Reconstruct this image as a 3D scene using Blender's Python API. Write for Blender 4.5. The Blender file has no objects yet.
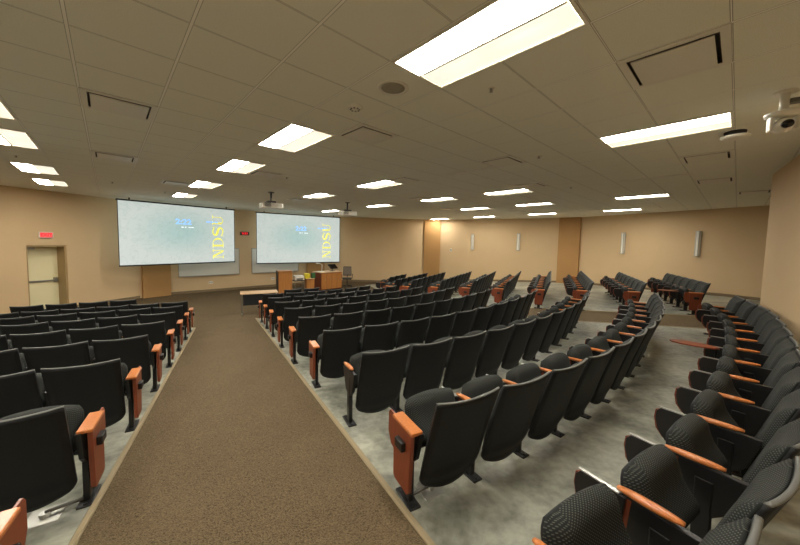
import bpy, bmesh, math, random
from mathutils import Vector, Matrix
random.seed(7)
S = bpy.context.scene
COL = S.collection
PI = math.pi

# ------------------------------------------------------------------ camera, world, exposure
CAMZ = 2.58                       # camera height over the flat stage floor
def cam_axes(pitch, roll):
    p, r = math.radians(pitch), math.radians(roll)
    cr, sr, cp, sp = math.cos(r), math.sin(r), math.cos(p), math.sin(p)
    # columns right, up, forward in (x right, y up, z forward)
    right = (cr, sr*cp, sr*sp)
    up = (-sr, cr*cp, cr*sp)
    fwd = (0, -sp, cp)
    f = lambda v: Vector((v[0], v[2], v[1]))
    return f(right), f(up), f(fwd)
cam_d = bpy.data.cameras.new('camera')
cam = bpy.data.objects.new('camera', cam_d); COL.objects.link(cam)
R_, U_, F_ = cam_axes(3.77, 1.24)
m = Matrix((R_, U_, -F_)).transposed().to_4x4()
m.translation = Vector((0, 0, CAMZ))
cam.matrix_world = m
cam_d.sensor_width = 36; cam_d.lens = 314/800*36
cam_d.shift_y = -10.2/800
cam_d.clip_start = .02
S.camera = cam
w = bpy.data.worlds.new('world'); S.world = w; w.use_nodes = True
w.node_tree.nodes['Background'].inputs[0].default_value = (.02, .018, .015, 1)
S.view_settings.view_transform = 'Standard'; S.view_settings.look = 'None'
S.view_settings.gamma = 1; S.view_settings.use_curve_mapping = False
S.view_settings.exposure = 0.47
LAMP = 38.0                       # troffer lens emission strength
SCREEN = .62

# ------------------------------------------------------------------ materials
def lin(c):
    return tuple(((v/255)/12.92 if v/255 <= .04045 else ((v/255+.055)/1.055)**2.4) for v in c)
def new_mat(name):
    mt = bpy.data.materials.new(name); mt.use_nodes = True
    nt = mt.node_tree; return mt, nt, nt.nodes['Principled BSDF']
def N(nt, typ, **kw):
    n = nt.nodes.new(typ)
    for k, v in kw.items(): setattr(n, k, v)
    return n
def mat(name, rgb, rough=.5, metal=0, noise=0, scale=30, bump=0, bscale=200, spec=.5, sheen=0):
    mt, nt, b = new_mat(name)
    c = lin(rgb)
    b.inputs['Base Color'].default_value = (*c, 1)
    b.inputs['Roughness'].default_value = rough; b.inputs['Metallic'].default_value = metal
    b.inputs['Specular IOR Level'].default_value = spec
    tc = N(nt, 'ShaderNodeTexCoord')
    if noise:
        n = N(nt, 'ShaderNodeTexNoise'); n.inputs['Scale'].default_value = scale; n.inputs['Detail'].default_value = 5
        nt.links.new(tc.outputs['Object'], n.inputs['Vector'])
        mx = N(nt, 'ShaderNodeMix', data_type='RGBA')
        mx.inputs['A'].default_value = (*[v*(1-noise) for v in c], 1); mx.inputs['B'].default_value = (*[min(1, v*(1+noise)) for v in c], 1)
        nt.links.new(n.outputs['Fac'], mx.inputs['Factor']); nt.links.new(mx.outputs['Result'], b.inputs['Base Color'])
    if bump:
        n2 = N(nt, 'ShaderNodeTexNoise'); n2.inputs['Scale'].default_value = bscale
        nt.links.new(tc.outputs['Object'], n2.inputs['Vector'])
        bp = N(nt, 'ShaderNodeBump'); bp.inputs['Strength'].default_value = bump; bp.inputs['Distance'].default_value = .004
        nt.links.new(n2.outputs['Fac'], bp.inputs['Height']); nt.links.new(bp.outputs['Normal'], b.inputs['Normal'])
    return mt
def emis(name, rgb, strength):
    mt, nt, b = new_mat(name)
    b.inputs['Base Color'].default_value = (*lin(rgb), 1)
    b.inputs['Emission Color'].default_value = (*lin(rgb), 1); b.inputs['Emission Strength'].default_value = strength
    return mt
def wood(name, rgb, rough=.35, scale=3):
    mt, nt, b = new_mat(name); c = lin(rgb)
    tc = N(nt, 'ShaderNodeTexCoord'); mp = N(nt, 'ShaderNodeMapping'); mp.inputs['Scale'].default_value = (14, 14, 1.6)
    n = N(nt, 'ShaderNodeTexNoise'); n.inputs['Scale'].default_value = scale; n.inputs['Detail'].default_value = 6
    mx = N(nt, 'ShaderNodeMix', data_type='RGBA')
    mx.inputs['A'].default_value = (*[v*.72 for v in c], 1); mx.inputs['B'].default_value = (*[min(1, v*1.25) for v in c], 1)
    nt.links.new(tc.outputs['Object'], mp.inputs[0]); nt.links.new(mp.outputs[0], n.inputs['Vector'])
    nt.links.new(n.outputs['Fac'], mx.inputs['Factor']); nt.links.new(mx.outputs['Result'], b.inputs['Base Color'])
    b.inputs['Roughness'].default_value = rough
    return mt
def fabric_mat():
    mt, nt, b = new_mat('dotted_fabric')
    tc = N(nt, 'ShaderNodeTexCoord'); sp = N(nt, 'ShaderNodeSeparateXYZ'); nt.links.new(tc.outputs['UV'], sp.inputs[0])
    def sine(out, k, off=0.):
        a = N(nt, 'ShaderNodeMath', operation='MULTIPLY'); a.inputs[1].default_value = k; nt.links.new(out, a.inputs[0])
        s = N(nt, 'ShaderNodeMath', operation='SINE'); nt.links.new(a.outputs[0], s.inputs[0]); return s.outputs[0]
    a = sine(sp.outputs['X'], 2*PI/.0180); c = sine(sp.outputs['Y'], 2*PI/.0145)
    mu = N(nt, 'ShaderNodeMath', operation='MULTIPLY'); nt.links.new(a, mu.inputs[0]); nt.links.new(c, mu.inputs[1])
    rp = N(nt, 'ShaderNodeValToRGB')
    rp.color_ramp.elements[0].position = .30; rp.color_ramp.elements[0].color = (*lin((34, 36, 35)), 1)
    rp.color_ramp.elements[1].position = .62; rp.color_ramp.elements[1].color = (*lin((82, 84, 78)), 1)
    nt.links.new(mu.outputs[0], rp.inputs[0])
    nt.links.new(rp.outputs[0], b.inputs['Base Color'])
    b.inputs['Roughness'].default_value = .85; b.inputs['Specular IOR Level'].default_value = .25
    n2 = N(nt, 'ShaderNodeTexNoise'); n2.inputs['Scale'].default_value = 900; nt.links.new(tc.outputs['Object'], n2.inputs['Vector'])
    bp = N(nt, 'ShaderNodeBump'); bp.inputs['Strength'].default_value = .3; bp.inputs['Distance'].default_value = .001
    nt.links.new(n2.outputs['Fac'], bp.inputs['Height']); nt.links.new(bp.outputs['Normal'], b.inputs['Normal'])
    return mt
def concrete_mat():
    mt, nt, b = new_mat('polished_concrete')
    tc = N(nt, 'ShaderNodeTexCoord')
    n = N(nt, 'ShaderNodeTexNoise'); n.inputs['Scale'].default_value = 1.3; n.inputs['Detail'].default_value = 9; n.inputs['Roughness'].default_value = .62; n.inputs['Distortion'].default_value = .8
    nt.links.new(tc.outputs['Object'], n.inputs['Vector'])
    n3 = N(nt, 'ShaderNodeTexNoise'); n3.inputs['Scale'].default_value = 14; n3.inputs['Detail'].default_value = 6
    nt.links.new(tc.outputs['Object'], n3.inputs['Vector'])
    ad = N(nt, 'ShaderNodeMix'); ad.inputs['Factor'].default_value = .3
    nt.links.new(n.outputs['Fac'], ad.inputs['A']); nt.links.new(n3.outputs['Fac'], ad.inputs['B'])
    rp = N(nt, 'ShaderNodeValToRGB')
    rp.color_ramp.elements[0].position = .35; rp.color_ramp.elements[0].color = (*lin((99, 100, 90)), 1)
    rp.color_ramp.elements[1].position = .63; rp.color_ramp.elements[1].color = (*lin((178, 178, 162)), 1)
    nt.links.new(ad.outputs['Result'], rp.inputs[0]); nt.links.new(rp.outputs[0], b.inputs['Base Color'])
    b.inputs['Roughness'].default_value = .42
    bp = N(nt, 'ShaderNodeBump'); bp.inputs['Strength'].default_value = .15; bp.inputs['Distance'].default_value = .003
    nt.links.new(n3.outputs['Fac'], bp.inputs['Height']); nt.links.new(bp.outputs['Normal'], b.inputs['Normal'])
    return mt
def carpet_mat():
    mt, nt, b = new_mat('brown_carpet')
    tc = N(nt, 'ShaderNodeTexCoord')
    mp = N(nt, 'ShaderNodeMapping'); mp.inputs['Rotation'].default_value = (0, 0, math.radians(-31)); mp.inputs['Scale'].default_value = (130, 210, 120)
    nt.links.new(tc.outputs['Object'], mp.inputs[0])
    v = N(nt, 'ShaderNodeTexVoronoi'); v.inputs['Scale'].default_value = 1.0
    nt.links.new(mp.outputs[0], v.inputs['Vector'])
    n = N(nt, 'ShaderNodeTexNoise'); n.inputs['Scale'].default_value = 2.0; n.inputs['Detail'].default_value = 4
    nt.links.new(tc.outputs['Object'], n.inputs['Vector'])
    ad = N(nt, 'ShaderNodeMix'); ad.inputs['Factor'].default_value = .22
    sp = N(nt, 'ShaderNodeSeparateColor'); nt.links.new(v.outputs['Color'], sp.inputs[0])
    nt.links.new(sp.outputs[0], ad.inputs['A']); nt.links.new(n.outputs['Fac'], ad.inputs['B'])
    rp = N(nt, 'ShaderNodeValToRGB')
    rp.color_ramp.elements[0].position = .1; rp.color_ramp.elements[0].color = (*lin((70, 58, 42)), 1)
    rp.color_ramp.elements[1].position = .85; rp.color_ramp.elements[1].color = (*lin((114, 98, 74)), 1)
    nt.links.new(ad.outputs['Result'], rp.inputs[0]); nt.links.new(rp.outputs[0], b.inputs['Base Color'])
    b.inputs['Roughness'].default_value = .95; b.inputs['Specular IOR Level'].default_value = .15
    bp = N(nt, 'ShaderNodeBump'); bp.inputs['Strength'].default_value = .6; bp.inputs['Distance'].default_value = .004
    nt.links.new(v.outputs['Distance'], bp.inputs['Height']); nt.links.new(bp.outputs['Normal'], b.inputs['Normal'])
    return mt
def ceiling_mat():
    mt, nt, b = new_mat('ceiling_tile')
    tc = N(nt, 'ShaderNodeTexCoord'); sp = N(nt, 'ShaderNodeSeparateXYZ'); nt.links.new(tc.outputs['Object'], sp.inputs[0])
    def line(out, wd):
        a = N(nt, 'ShaderNodeMath', operation='DIVIDE'); a.inputs[1].default_value = .61; nt.links.new(out, a.inputs[0])
        f = N(nt, 'ShaderNodeMath', operation='FRACT'); nt.links.new(a.outputs[0], f.inputs[0])
        s = N(nt, 'ShaderNodeMath', operation='SUBTRACT'); s.inputs[1].default_value = .5; nt.links.new(f.outputs[0], s.inputs[0])
        ab = N(nt, 'ShaderNodeMath', operation='ABSOLUTE'); nt.links.new(s.outputs[0], ab.inputs[0])
        g = N(nt, 'ShaderNodeMath', operation='GREATER_THAN'); g.inputs[1].default_value = .5-wd/2/.61; nt.links.new(ab.outputs[0], g.inputs[0])
        return g.outputs[0]
    tee = N(nt, 'ShaderNodeMath', operation='MAXIMUM'); nt.links.new(line(sp.outputs['X'], .017), tee.inputs[0]); nt.links.new(line(sp.outputs['Y'], .005), tee.inputs[1])
    gap = N(nt, 'ShaderNodeMath', operation='MAXIMUM'); nt.links.new(line(sp.outputs['X'], .024), gap.inputs[0]); nt.links.new(line(sp.outputs['Y'], .015), gap.inputs[1])
    n = N(nt, 'ShaderNodeTexNoise'); n.inputs['Scale'].default_value = 160; n.inputs['Detail'].default_value = 3
    nt.links.new(tc.outputs['Object'], n.inputs['Vector'])
    rp = N(nt, 'ShaderNodeValToRGB'); rp.color_ramp.elements[0].position = .3; rp.color_ramp.elements[0].color = (*lin((222, 222, 210)), 1)
    rp.color_ramp.elements[1].position = .6; rp.color_ramp.elements[1].color = (*lin((236, 236, 224)), 1)
    nt.links.new(n.outputs['Fac'], rp.inputs[0])
    m1 = N(nt, 'ShaderNodeMix', data_type='RGBA'); m1.inputs['B'].default_value = (*lin((168, 167, 158)), 1)  # grey beside the tees puts the tile edge shadow into the colour
    nt.links.new(gap.outputs[0], m1.inputs['Factor']); nt.links.new(rp.outputs[0], m1.inputs['A'])
    m2 = N(nt, 'ShaderNodeMix', data_type='RGBA'); m2.inputs['B'].default_value = (*lin((244, 242, 234)), 1)
    nt.links.new(tee.outputs[0], m2.inputs['Factor']); nt.links.new(m1.outputs['Result'], m2.inputs['A'])
    nt.links.new(m2.outputs['Result'], b.inputs['Base Color'])
    b.inputs['Roughness'].default_value = .8; b.inputs['Specular IOR Level'].default_value = .2
    bp = N(nt, 'ShaderNodeBump'); bp.inputs['Strength'].default_value = .5; bp.inputs['Distance'].default_value = .004; bp.invert = True
    nt.links.new(gap.outputs[0], bp.inputs['Height']); nt.links.new(bp.outputs['Normal'], b.inputs['Normal'])
    return mt
def screen_mat():
    mt, nt, b = new_mat('projected_image')
    tc = N(nt, 'ShaderNodeTexCoord')
    n = N(nt, 'ShaderNodeTexNoise'); n.inputs['Scale'].default_value = 2.4; n.inputs['Detail'].default_value = 8; n.inputs['Distortion'].default_value = 1.8
    nt.links.new(tc.outputs['Object'], n.inputs['Vector'])
    mp = N(nt, 'ShaderNodeMapping'); mp.inputs['Location'].default_value = (.05, 0, -.1); mp.inputs['Scale'].default_value = (.55, 1, .95)
    nt.links.new(tc.outputs['Object'], mp.inputs[0])
    g = N(nt, 'ShaderNodeTexGradient', gradient_type='SPHERICAL'); nt.links.new(mp.outputs[0], g.inputs[0])
    r1 = N(nt, 'ShaderNodeValToRGB')
    r1.color_ramp.elements[0].position = .0; r1.color_ramp.elements[0].color = (*lin((206, 216, 210)), 1)
    r1.color_ramp.elements[1].position = .8; r1.color_ramp.elements[1].color = (*lin((170, 202, 197)), 1)
    nt.links.new(g.outputs[0], r1.inputs[0])
    r2 = N(nt, 'ShaderNodeValToRGB')
    r2.color_ramp.elements[0].position = .46; r2.color_ramp.elements[0].color = (1, 1, 1, 1)
    r2.color_ramp.elements[1].position = .50; r2.color_ramp.elements[1].color = (.80, .86, .85, 1)
    e = r2.color_ramp.elements.new(.54); e.color = (1, 1, 1, 1)
    nt.links.new(n.outputs['Fac'], r2.inputs[0])
    mx = N(nt, 'ShaderNodeMix', data_type='RGBA', blend_type='MULTIPLY'); mx.inputs['Factor'].default_value = .8
    nt.links.new(r1.outputs[0], mx.inputs['A']); nt.links.new(r2.outputs[0], mx.inputs['B'])
    b.inputs['Base Color'].default_value = (.15, .15, .15, 1)
    nt.links.new(mx.outputs['Result'], b.inputs['Emission Color']); b.inputs['Emission Strength'].default_value = SCREEN
    return mt
M = dict(
    wall=mat('tan_wall_paint', (206, 178, 138), .75, noise=.03, scale=2, bump=.15, bscale=120),
    wood_wall=mat('brown_pilaster_paint', (172, 130, 78), .7, noise=.03, scale=2, bump=.15, bscale=120),
    base=mat('baseboard_vinyl', (122, 104, 78), .6),
    carpet=carpet_mat(), concrete=concrete_mat(), ceiling=ceiling_mat(),
    trim=mat('tan_edge_strip', (150, 134, 104), .6),
    door=mat('cream_door_paint', (238, 228, 184), .45), frame=mat('door_frame_paint', (168, 142, 98), .5),
    steel=mat('brushed_steel', (170, 168, 160), .35, .9), white=mat('white_enamel', (226, 222, 210), .4),
    offwhite=mat('offwhite_plastic', (226, 222, 210), .45), black=mat('black_plastic', (27, 27, 26), .42, bump=.2, bscale=500),
    shell=mat('black_shell_plastic', (25, 26, 27), .55, noise=.06, scale=9, bump=.25, bscale=600, spec=.3),
    piping=mat('grey_piping', (98, 99, 95), .6), metal_black=mat('black_powder_coat', (26, 25, 25), .4),
    fabric=fabric_mat(), arm=wood('orange_arm_wood', (190, 114, 58), .28, 4), panel=wood('cherry_panel_wood', (126, 62, 38), .35, 3),
    board=mat('whiteboard', (214, 212, 202), .3), desk=wood('honey_oak_veneer', (182, 122, 62), .4, 2), desktop=mat('tan_laminate', (205, 172, 134), .4),
    dark=mat('dark_grille', (40, 38, 34), .7), lens=emis('lamp_lens', (255, 250, 238), LAMP), lens_dim=emis('lamp_lens_dim', (255, 246, 228), LAMP*.0175), tray=mat('troffer_tray', (240, 238, 228), .5),
    screen=screen_mat(), red=emis('red_glow', (236, 30, 40), .9), pinkpanel=emis('exit_panel', (220, 112, 112), .2),
    yellow=emis('projected_yellow', (226, 222, 96), .66), blue=emis('projected_blue', (130, 180, 246), .85), paper=emis('projected_white', (235, 240, 250), .8),
    yellowp=mat('yellow_plastic', (220, 200, 40), .5), greenp=mat('green_plastic', (60, 110, 60), .5), greyp=mat('grey_mesh', (112, 100, 86), .7),
    acrylic=mat('sconce_acrylic', (236, 232, 220), .35), glass=mat('dark_glass', (10, 10, 12), .15), silver=mat('silver_edge', (190, 190, 185), .3, .7),
    plate=mat('plaque_paint', (224, 221, 210), .42), speaker_grey=mat('speaker_grille_grey', (158, 154, 138), .7), duct=mat('duct_lining', (92, 86, 74), .6), cable=mat('grey_conduit', (96, 94, 88), .5))

# ------------------------------------------------------------------ mesh helpers
def link(name, bm, m_, parent=None, smooth=False):
    me = bpy.data.meshes.new(name); bmesh.ops.recalc_face_normals(bm, faces=bm.faces[:]); bm.to_mesh(me); bm.free()
    for mm in (m_ if isinstance(m_, (list, tuple)) else [m_]): me.materials.append(M[mm])
    if smooth:
        for p in me.polygons: p.use_smooth = True
    o = bpy.data.objects.new(name, me); COL.objects.link(o)
    if parent: o.parent = parent
    return o
def mesh_only(name, bm, m_, smooth=False):
    me = bpy.data.meshes.new(name); bmesh.ops.recalc_face_normals(bm, faces=bm.faces[:]); bm.to_mesh(me); bm.free()
    for mm in (m_ if isinstance(m_, (list, tuple)) else [m_]): me.materials.append(M[mm])
    if smooth:
        for p in me.polygons: p.use_smooth = True
    return me
def bx(bm, x0, x1, y0, y1, z0, z1, bev=0, seg=2, mi=0):
    r = bmesh.ops.create_cube(bm, size=1)
    vs = r['verts']
    for v in vs: v.co = Vector((x0+(v.co.x+.5)*(x1-x0), y0+(v.co.y+.5)*(y1-y0), z0+(v.co.z+.5)*(z1-z0)))
    fs = {f for v in vs for f in v.link_faces}
    for f in fs: f.material_index = mi
    if bev:
        es = list({e for v in vs for e in v.link_edges})
        bmesh.ops.bevel(bm, geom=es, offset=bev, segments=seg, affect='EDGES', profile=.5)
    return vs
def box(x0, x1, y0, y1, z0, z1, bev=0, seg=2):
    bm = bmesh.new(); bx(bm, x0, x1, y0, y1, z0, z1, bev, seg); return bm
def cyl(bm, p, q, r, n=12, r2=None):
    p, q = Vector(p), Vector(q); d = q-p
    rr = bmesh.ops.create_cone(bm, cap_ends=True, segments=n, radius1=r, radius2=r if r2 is None else r2, depth=d.length)
    mt = Matrix.Translation((p+q)/2) @ d.to_track_quat('Z', 'Y').to_matrix().to_4x4()
    bmesh.ops.transform(bm, matrix=mt, verts=rr['verts'])
def prism(bm, pts, d0, d1, axis='x', bev=0):
    """extrude the closed outline pts (a,b) along an axis from d0 to d1"""
    f = {'x': lambda a, b, d: (d, a, b), 'y': lambda a, b, d: (a, d, b), 'z': lambda a, b, d: (a, b, d)}[axis]
    A = [bm.verts.new(f(a, b, d0)) for a, b in pts]; B = [bm.verts.new(f(a, b, d1)) for a, b in pts]
    bm.faces.new(A); bm.faces.new(list(reversed(B)))
    es = []
    for i in range(len(pts)):
        j = (i+1) % len(pts); bm.faces.new((A[i], A[j], B[j], B[i]))
    if bev:
        es = [e for e in bm.edges if e.verts[0] in A+B and (e.verts[0] in A) == (e.verts[1] in A)]
        bmesh.ops.bevel(bm, geom=es, offset=bev, segments=2, affect='EDGES', profile=.5)
def slab(fn, nu, nv, thick):
    """closed thick sheet: fn(u,v)->front point; thick(u,v)->offset vector to the back; returns bm with UV in metres"""
    bm = bmesh.new(); uvl = bm.loops.layers.uv.new('UVMap')
    F = [[bm.verts.new(fn(i/nu, j/nv)) for j in range(nv+1)] for i in range(nu+1)]
    B = [[bm.verts.new(Vector(fn(i/nu, j/nv))+Vector(thick(i/nu, j/nv))) for j in range(nv+1)] for i in range(nu+1)]
    UV = {}
    for i in range(nu+1):
        acc = 0
        for j in range(nv+1):
            if j: acc += (B[i][j].co-B[i][j-1].co).length
            UV[F[i][j]] = UV[B[i][j]] = (B[i][j].co.x, acc)
    for i in range(nu):
        for j in range(nv):
            bm.faces.new((F[i][j], F[i+1][j], F[i+1][j+1], F[i][j+1])); bm.faces.new((B[i][j], B[i][j+1], B[i+1][j+1], B[i+1][j]))
    for i in range(nu):
        bm.faces.new((F[i][0], B[i][0], B[i+1][0], F[i+1][0])); bm.faces.new((F[i][nv], F[i+1][nv], B[i+1][nv], B[i][nv]))
    for j in range(nv):
        bm.faces.new((F[0][j], F[0][j+1], B[0][j+1], B[0][j])); bm.faces.new((F[nu][j], B[nu][j], B[nu][j+1], F[nu][j+1]))
    for f in bm.faces:
        for l in f.loops: l[uvl].uv = UV[l.vert]
    return bm
def tag(o, label=None, cat=None, group=None, kind=None):
    if label: o['label'] = label
    if cat: o['category'] = cat
    if group: o['group'] = group
    if kind: o['kind'] = kind
    return o
def empty(name, loc, rz=0):
    o = bpy.data.objects.new(name, None); COL.objects.link(o); o.location = loc; o.rotation_euler = (0, 0, rz)
    o.empty_display_size = .1
    return o
def place(o, loc, rz=0):
    o.location = loc; o.rotation_euler = (0, 0, rz); return o

# ------------------------------------------------------------------ the place: plan geometry
CX, CY = -6.2, 14.5                       # centre the curved rows look at
RC = math.hypot(CX, CY)
def sm(x, a, b):
    t = min(1, max(0, (x-a)/(b-a))); return t*t*(3-2*t)
def st(x, y): return -.515*x+.857*y, .857*x+.515*y       # along the main aisle, across it
def xy(s, t): return -.515*s+.857*t, .857*s+.515*t
def hdep(x, y):
    s, t = st(x, y)
    pl = 1.775+.074*s
    co = 1.79+.065*(RC-math.hypot(x-CX, y-CY)) 
    k = sm(t, -.6, 1.0)
    h = pl*(1-k)+co*k
    d3 = .434*x+.901*y; k3 = sm(d3, 9.2, 10.9)*sm(x, -4, 0)
    h = h*(1-k3)+(1.8+.06*(-.901*x+.434*y+3.5))*k3
    return max(1.68, min(2.58, h))
def fz(x, y): return CAMZ-hdep(x, y)
DN = (.434, .901)
def dd(x, y): return DN[0]*x+DN[1]*y
V0, V1, V2, V3, V4, V5, V6 = (-12.8, 6.3), (-10.58, 13.46), (-5.06, 18.63), (2.03, 19.99), (8.77, 16.23), (12.05, 9.5), (10.0, 3.6)
NC, NB, B1, B2, B3 = (6.96, 6.0), (.38, -1.56), (-1.0, -3.6), (-6.0, -4.2), (-11.2, .2)
CEIL = CAMZ+1.408
ROOM = [V0, V1, V2, V3, V4, V5, V6, NC, NB, B1, B2, B3]

def cut(bm, A, B):
    """remove what lies outside wall line A->B (room to the right of travel)"""
    A = Vector((*A, 0)); B = Vector((*B, 0)); d = (B-A).normalized(); n = Vector((-d.y, d.x, 0))
    bmesh.ops.bisect_plane(bm, geom=bm.verts[:]+bm.edges[:]+bm.faces[:], plane_co=A+n*.02, plane_no=n, clear_outer=True)
def grid(fn, nu, nv, lift=0):
    bm = bmesh.new()
    P = []
    for i in range(nu+1):
        row = []
        for j in range(nv+1):
            x, y = fn(i/nu, j/nv); row.append(bm.verts.new((x, y, fz(x, y)+lift)))
        P.append(row)
    for i in range(nu):
        for j in range(nv): bm.faces.new((P[i][j], P[i+1][j], P[i+1][j+1], P[i][j+1]))
    return bm
# carpeted ground
bm = grid(lambda u, v: (-14+27*u, -5+26*v), 108, 104)
for A, B in ((V0, V1), (V1, V2), (V2, V3), (V3, V4), (V4, V5), (V5, V6), (B1, B2), (B2, B3), (B3, V0)): cut(bm, A, B)
tag(link('floor', bm, 'carpet', smooth=True), kind='structure')
TL = lambda s: -.91+.046*s
TR = 1.15
bm = grid(lambda u, v: (lambda s: xy(s, TL(s)-14*v))(-3.9+14.2*u), 56, 56, .012)
for A, B in ((V0, V1), (B1, B2), (B2, B3), (B3, V0)): cut(bm, A, B)
tag(link('floor_left_platform', bm, 'concrete', smooth=True), kind='structure')
def ang_t(R, t):          # angle on the circle of radius R where the across-aisle coordinate is t
    a0 = math.radians(-75); lo, hi = math.radians(-150), math.radians(20)
    f = lambda a: st(CX+R*math.cos(a), CY+R*math.sin(a))[1]-t
    for _ in range(50):
        md = (lo+hi)/2
        if f(md) < 0: lo = md
        else: hi = md
    return lo
def ang_d(R, d):
    f = lambda a: dd(CX+R*math.cos(a), CY+R*math.sin(a))-d
    lo, hi = math.radians(-116), math.radians(50)
    for _ in range(50):
        md = (lo+hi)/2
        if f(md) < 0: lo = md
        else: hi = md
    return lo
D_NEAR, D_FAR = 9.35, 10.80
def sector(u, v):
    R = 5.3+13.4*u; a, b = ang_t(R, TR), ang_d(R, D_NEAR); g = a+(b-a)*v
    return CX+R*math.cos(g), CY+R*math.sin(g)
bm = grid(sector, 54, 40, .012)
cut(bm, NC, NB); cut(bm, B1, B2)
tag(link('floor_middle_platform', bm, 'concrete', smooth=True), kind='structure')
def sector3(u, v):
    R = 5.3+15*u; a = ang_d(R, D_FAR); b = math.radians(38); g = a+(b-a)*v
    return CX+R*math.cos(g), CY+R*math.sin(g)
bm = grid(sector3, 56, 44, .012)
for A, B in ((V2, V3), (V3, V4), (V4, V5), (V5, V6), (V6, NC)): cut(bm, A, B)
tag(link('floor_right_platform', bm, 'concrete', smooth=True), kind='structure')
# edge strips between carpet and concrete
def strip(name, pts, wd=.045, hgt=.022, m_='trim', lift=0):
    bm = bmesh.new(); L = []
    for i, (x, y) in enumerate(pts):
        a = pts[max(0, i-1)]; b = pts[min(len(pts)-1, i+1)]
        dx, dy = b[0]-a[0], b[1]-a[1]; l = math.hypot(dx, dy); nx, ny = -dy/l*wd/2, dx/l*wd/2
        z = fz(x, y)+lift
        L.append([bm.verts.new((x+sx*nx, y+sx*ny, z+h)) for sx, h in ((-1, -.01), (-1, hgt*.5), (-.6, hgt), (.6, hgt), (1, hgt*.5), (1, -.01))])
    for a, b in zip(L, L[1:]):
        for k in range(5): bm.faces.new((a[k], a[k+1], b[k+1], b[k]))
    return tag(link(name, bm, m_), kind='structure')
strip('trim_1', [xy(-3+.5*i, TR) for i in range(28)])
strip('trim_2', [xy(-3+.5*i, TL(-3+.5*i)) for i in range(26)]+[xy(10.3, TL(10.3))])
def dline(d, lo, hi, n=24):
    return [(DN[0]*d+DN[1]*e, DN[1]*d-DN[0]*e) for e in [lo+(hi-lo)*i/n for i in range(n+1)]]
strip('trim_3', dline(D_NEAR, -3, 5.0)); strip('trim_4', dline(D_FAR, -3, 6.0))
strip('trim_5', [xy(10.3, TL(10.3)-14*i/20) for i in range(14)])
strip('trim_6', [sector(0, v/20) for v in range(21)]); strip('trim_7', [sector3(0, v/20) for v in range(16)])

# walls
def wall(name, A, B, holes=(), thick=.2, m_='wall', zb=-.1):
    """one wall as a solid slab set outwards from line A-B; holes are (s0,s1,ztop) doorways"""
    A = Vector((*A, 0)); B = Vector((*B, 0)); d = (B-A); L = d.length
    bm = bmesh.new(); s = -.0
    def seg(s0, s1, z0, z1): bx(bm, s0, s1, 0, thick, z0, z1)
    for h in holes:
        seg(s, h[0], zb, CEIL+.3); seg(h[0], h[1], h[2], CEIL+.3); s = h[1]
    seg(s, L, zb, CEIL+.3)
    o = link(name, bm, m_); place(o, A, math.atan2(d.y, d.x))
    return tag(o, kind='structure')
wall('wall_left', V0, V1, holes=[(3.68, 4.65, 2.21)])
wall('wall_front', V1, V2); wall('wall_front_middle', V2, V3); wall('wall_front_right', V3, V4); wall('wall_right', V4, V5)
wall('wall_right_far', V5, V6); wall('wall_right_return', V6, NC); wall('wall_right_near', NC, NB)
wall('wall_back_right', NB, B1); wall('wall_back', B1, B2); wall('wall_back_left', B2, B3); wall('wall_left_near', B3, V0)
def along(A, B, s, off=0):
    d = Vector((B[0]-A[0], B[1]-A[1])).normalized(); return A[0]+d.x*s+d.y*off, A[1]+d.y*s-d.x*off
def rz_of(A, B): return math.atan2(B[1]-A[1], B[0]-A[0])
def baseboard(name, A, B, s0, s1):
    bm = bmesh.new(); n = max(2, int((s1-s0)/.4)); L = []
    for i in range(n+1):
        s = s0+(s1-s0)*i/n; p = along(A, B, s, .001); q = along(A, B, s, .018); z = fz(*q)
        L.append([bm.verts.new((*p, z-.02)), bm.verts.new((*q, z-.02)), bm.verts.new((*q, z+.1)), bm.verts.new((*p, z+.112))])
    for a, b in zip(L, L[1:]):
        for k in range(3): bm.faces.new((a[k], a[k+1], b[k+1], b[k]))
    for e in (L[0], L[-1]): bm.faces.new(e)
    return tag(link(name, bm, 'base'), kind='structure')
baseboard('baseboard_left', V0, V1, 4.72, 6.9); baseboard('baseboard_left', V0, V1, .1, 3.6)
baseboard('baseboard_front', V1, V2, .55, 7.0); baseboard('baseboard_front', V2, V3, .55, 6.65)
baseboard('baseboard_front', V3, V4, .55, 7.15); baseboard('baseboard_right', V4, V5, .55, 7.4)
baseboard('baseboard_right', NC, NB, 0, 9)
def pilaster(i, P, Q, R):
    """brown column box standing at wall corner Q"""
    a = Vector((Q[0]-P[0], Q[1]-P[1])).normalized(); b = Vector((R[0]-Q[0], R[1]-Q[1])).normalized()
    t = (a+b).normalized()
    o = link('pilaster', box(-.50, .50, -.30, .12, -.1, CEIL), 'wood_wall')
    place(o, (Q[0], Q[1], 0), math.atan2(t.y, t.x)); tag(o, kind='structure'); return o
pilaster(1, V0, V1, V2); pilaster(2, V1, V2, V3); pilaster(3, V2, V3, V4); pilaster(4, V3, V4, V5)

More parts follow.
